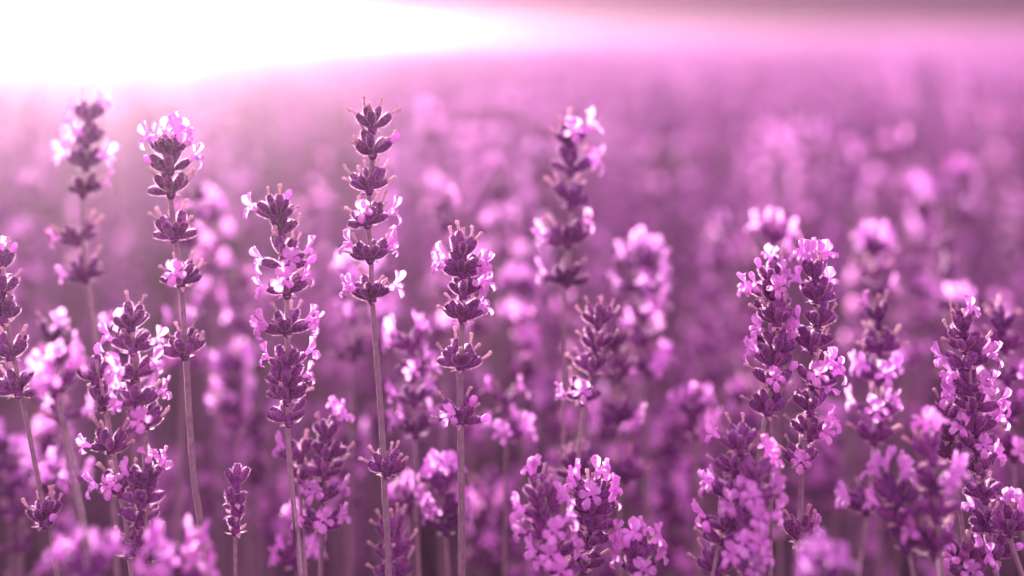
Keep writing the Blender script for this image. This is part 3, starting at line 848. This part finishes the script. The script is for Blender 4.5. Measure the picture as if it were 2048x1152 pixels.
def scatter(name, pts, rots, scls, sources, label, cat):
    me = bpy.data.meshes.new(name)
    me.from_pydata([tuple(p) for p in pts], [], [])
    a = me.attributes.new('rot', 'FLOAT_VECTOR', 'POINT'); a.data.foreach_set('vector', np.array(rots, 'f').ravel())
    a = me.attributes.new('scl', 'FLOAT', 'POINT'); a.data.foreach_set('value', np.array(scls, 'f'))
    o = link(name, me); tag(o, label, cat, kind='stuff')
    ng = bpy.data.node_groups.new(name, 'GeometryNodeTree')
    ng.interface.new_socket('Geometry', in_out='INPUT', socket_type='NodeSocketGeometry')
    ng.interface.new_socket('Geometry', in_out='OUTPUT', socket_type='NodeSocketGeometry')
    n, l = ng.nodes, ng.links
    gi = n.new('NodeGroupInput'); go = n.new('NodeGroupOutput')
    iop = n.new('GeometryNodeInstanceOnPoints'); iop.inputs['Pick Instance'].default_value = True
    jn = n.new('GeometryNodeJoinGeometry')
    for s in sources:
        if isinstance(s, bpy.types.Object):
            oi = n.new('GeometryNodeObjectInfo'); oi.inputs['Object'].default_value = s; oi.inputs['As Instance'].default_value = True
            oi.transform_space = 'ORIGINAL'
            l.new(oi.outputs['Geometry'], jn.inputs[0])
    ra = n.new('GeometryNodeInputNamedAttribute'); ra.data_type = 'FLOAT_VECTOR'; ra.inputs['Name'].default_value = 'rot'
    sa = n.new('GeometryNodeInputNamedAttribute'); sa.data_type = 'FLOAT'; sa.inputs['Name'].default_value = 'scl'
    rv = n.new('FunctionNodeRandomValue'); rv.data_type = 'INT'
    rv.inputs[4].default_value = 0; rv.inputs[5].default_value = len(sources) - 1
    e2r = n.new('FunctionNodeEulerToRotation')
    l.new(ra.outputs['Attribute'], e2r.inputs[0])
    l.new(gi.outputs[0], iop.inputs['Points']); l.new(jn.outputs[0], iop.inputs['Instance'])
    l.new(rv.outputs[2], iop.inputs['Instance Index'])
    l.new(e2r.outputs[0], iop.inputs['Rotation']); l.new(sa.outputs['Attribute'], iop.inputs['Scale'])
    l.new(iop.outputs[0], go.inputs[0])
    md = o.modifiers.new('scatter', 'NODES'); md.node_group = ng
    return o

P, Ro, S = [], [], []
def fld(x, d, q):
    P.append((x, d, 0)); Ro.append((q.gauss(0, .06), q.gauss(0, .06), q.uniform(0, 6.283))); S.append(top_height(q, d) / .46)
for _ in range(1000000):
    if len(P) >= 9500: break
    d = q.uniform(.34, 7.2)
    w = d * .62 + .55
    if q.random() > w / 5.1: continue
    x = q.uniform(-w, w)
    if d < 1.32 and abs(x) < d * .53 + .045: continue
    if d > 3.5 and q.random() > .55: continue
    fld(x, d, q)
for _ in range(420):          # younger, shorter spikes between the stems
    d = math.sqrt(q.uniform(.47 ** 2, 1.5 ** 2)); x = q.uniform(-1, 1) * (d * .56 + .05)
    P.append((x, d, 0)); Ro.append((q.gauss(0, .07), q.gauss(0, .07), q.uniform(0, 6.283))); S.append((CAMH - q.uniform(.13, .30)) / .46)
print('field points', len(P))
scatter('lavender_field', P, Ro, S, protos, 'dense blurred mass of lavender filling the field back to the horizon', 'lavender field')

# ---- grey leaves covering the soil under the spikes
def tuft(seed):
    q = random.Random(seed); mb = MB()
    for _ in range(70):
        th = q.uniform(0, 6.283); til = q.uniform(.05, .9)
        L = q.uniform(.10, .24); w = .0022
        o = np.array((q.gauss(0, .025), q.gauss(0, .025), 0))
        d = np.array((math.cos(th) * math.sin(til), math.sin(th) * math.sin(til), math.cos(til)))
        s = np.cross(d, (0, 0, 1.)); s /= np.linalg.norm(s) + 1e-6
        a, b, c = o, o + d * L * .5 + np.array((0, 0, .01)), o + d * L
        mb.add([a - s * w * .6, a + s * w * .6, b + s * w, b - s * w, c], [(0, 1, 2, 3), (3, 2, 4)], LEA)
    return mb.mesh('leaf_tuft')
tufts = []
for i in range(1):
    o = link('leaf_tuft', tuft(60 + i)); o.location = (.12, .62, 0)
    tag(o, 'tuft of narrow grey leaves at the foot of the spikes', 'leaf tuft')
    tufts.append(o)
P2, R2, S2 = [], [], []
for _ in range(5200):
    d = q.uniform(.36, 6.9); w = d * .62 + .55
    if q.random() > w / 5: continue
    P2.append((q.uniform(-w, w), d, 0)); R2.append((0, 0, q.uniform(0, 6.28))); S2.append(q.uniform(.8, 1.25))
scatter('lavender_leaves', P2, R2, S2, tufts, 'grey leaf cover at the foot of the lavender', 'foliage')
print('objects', len(bpy.data.objects))
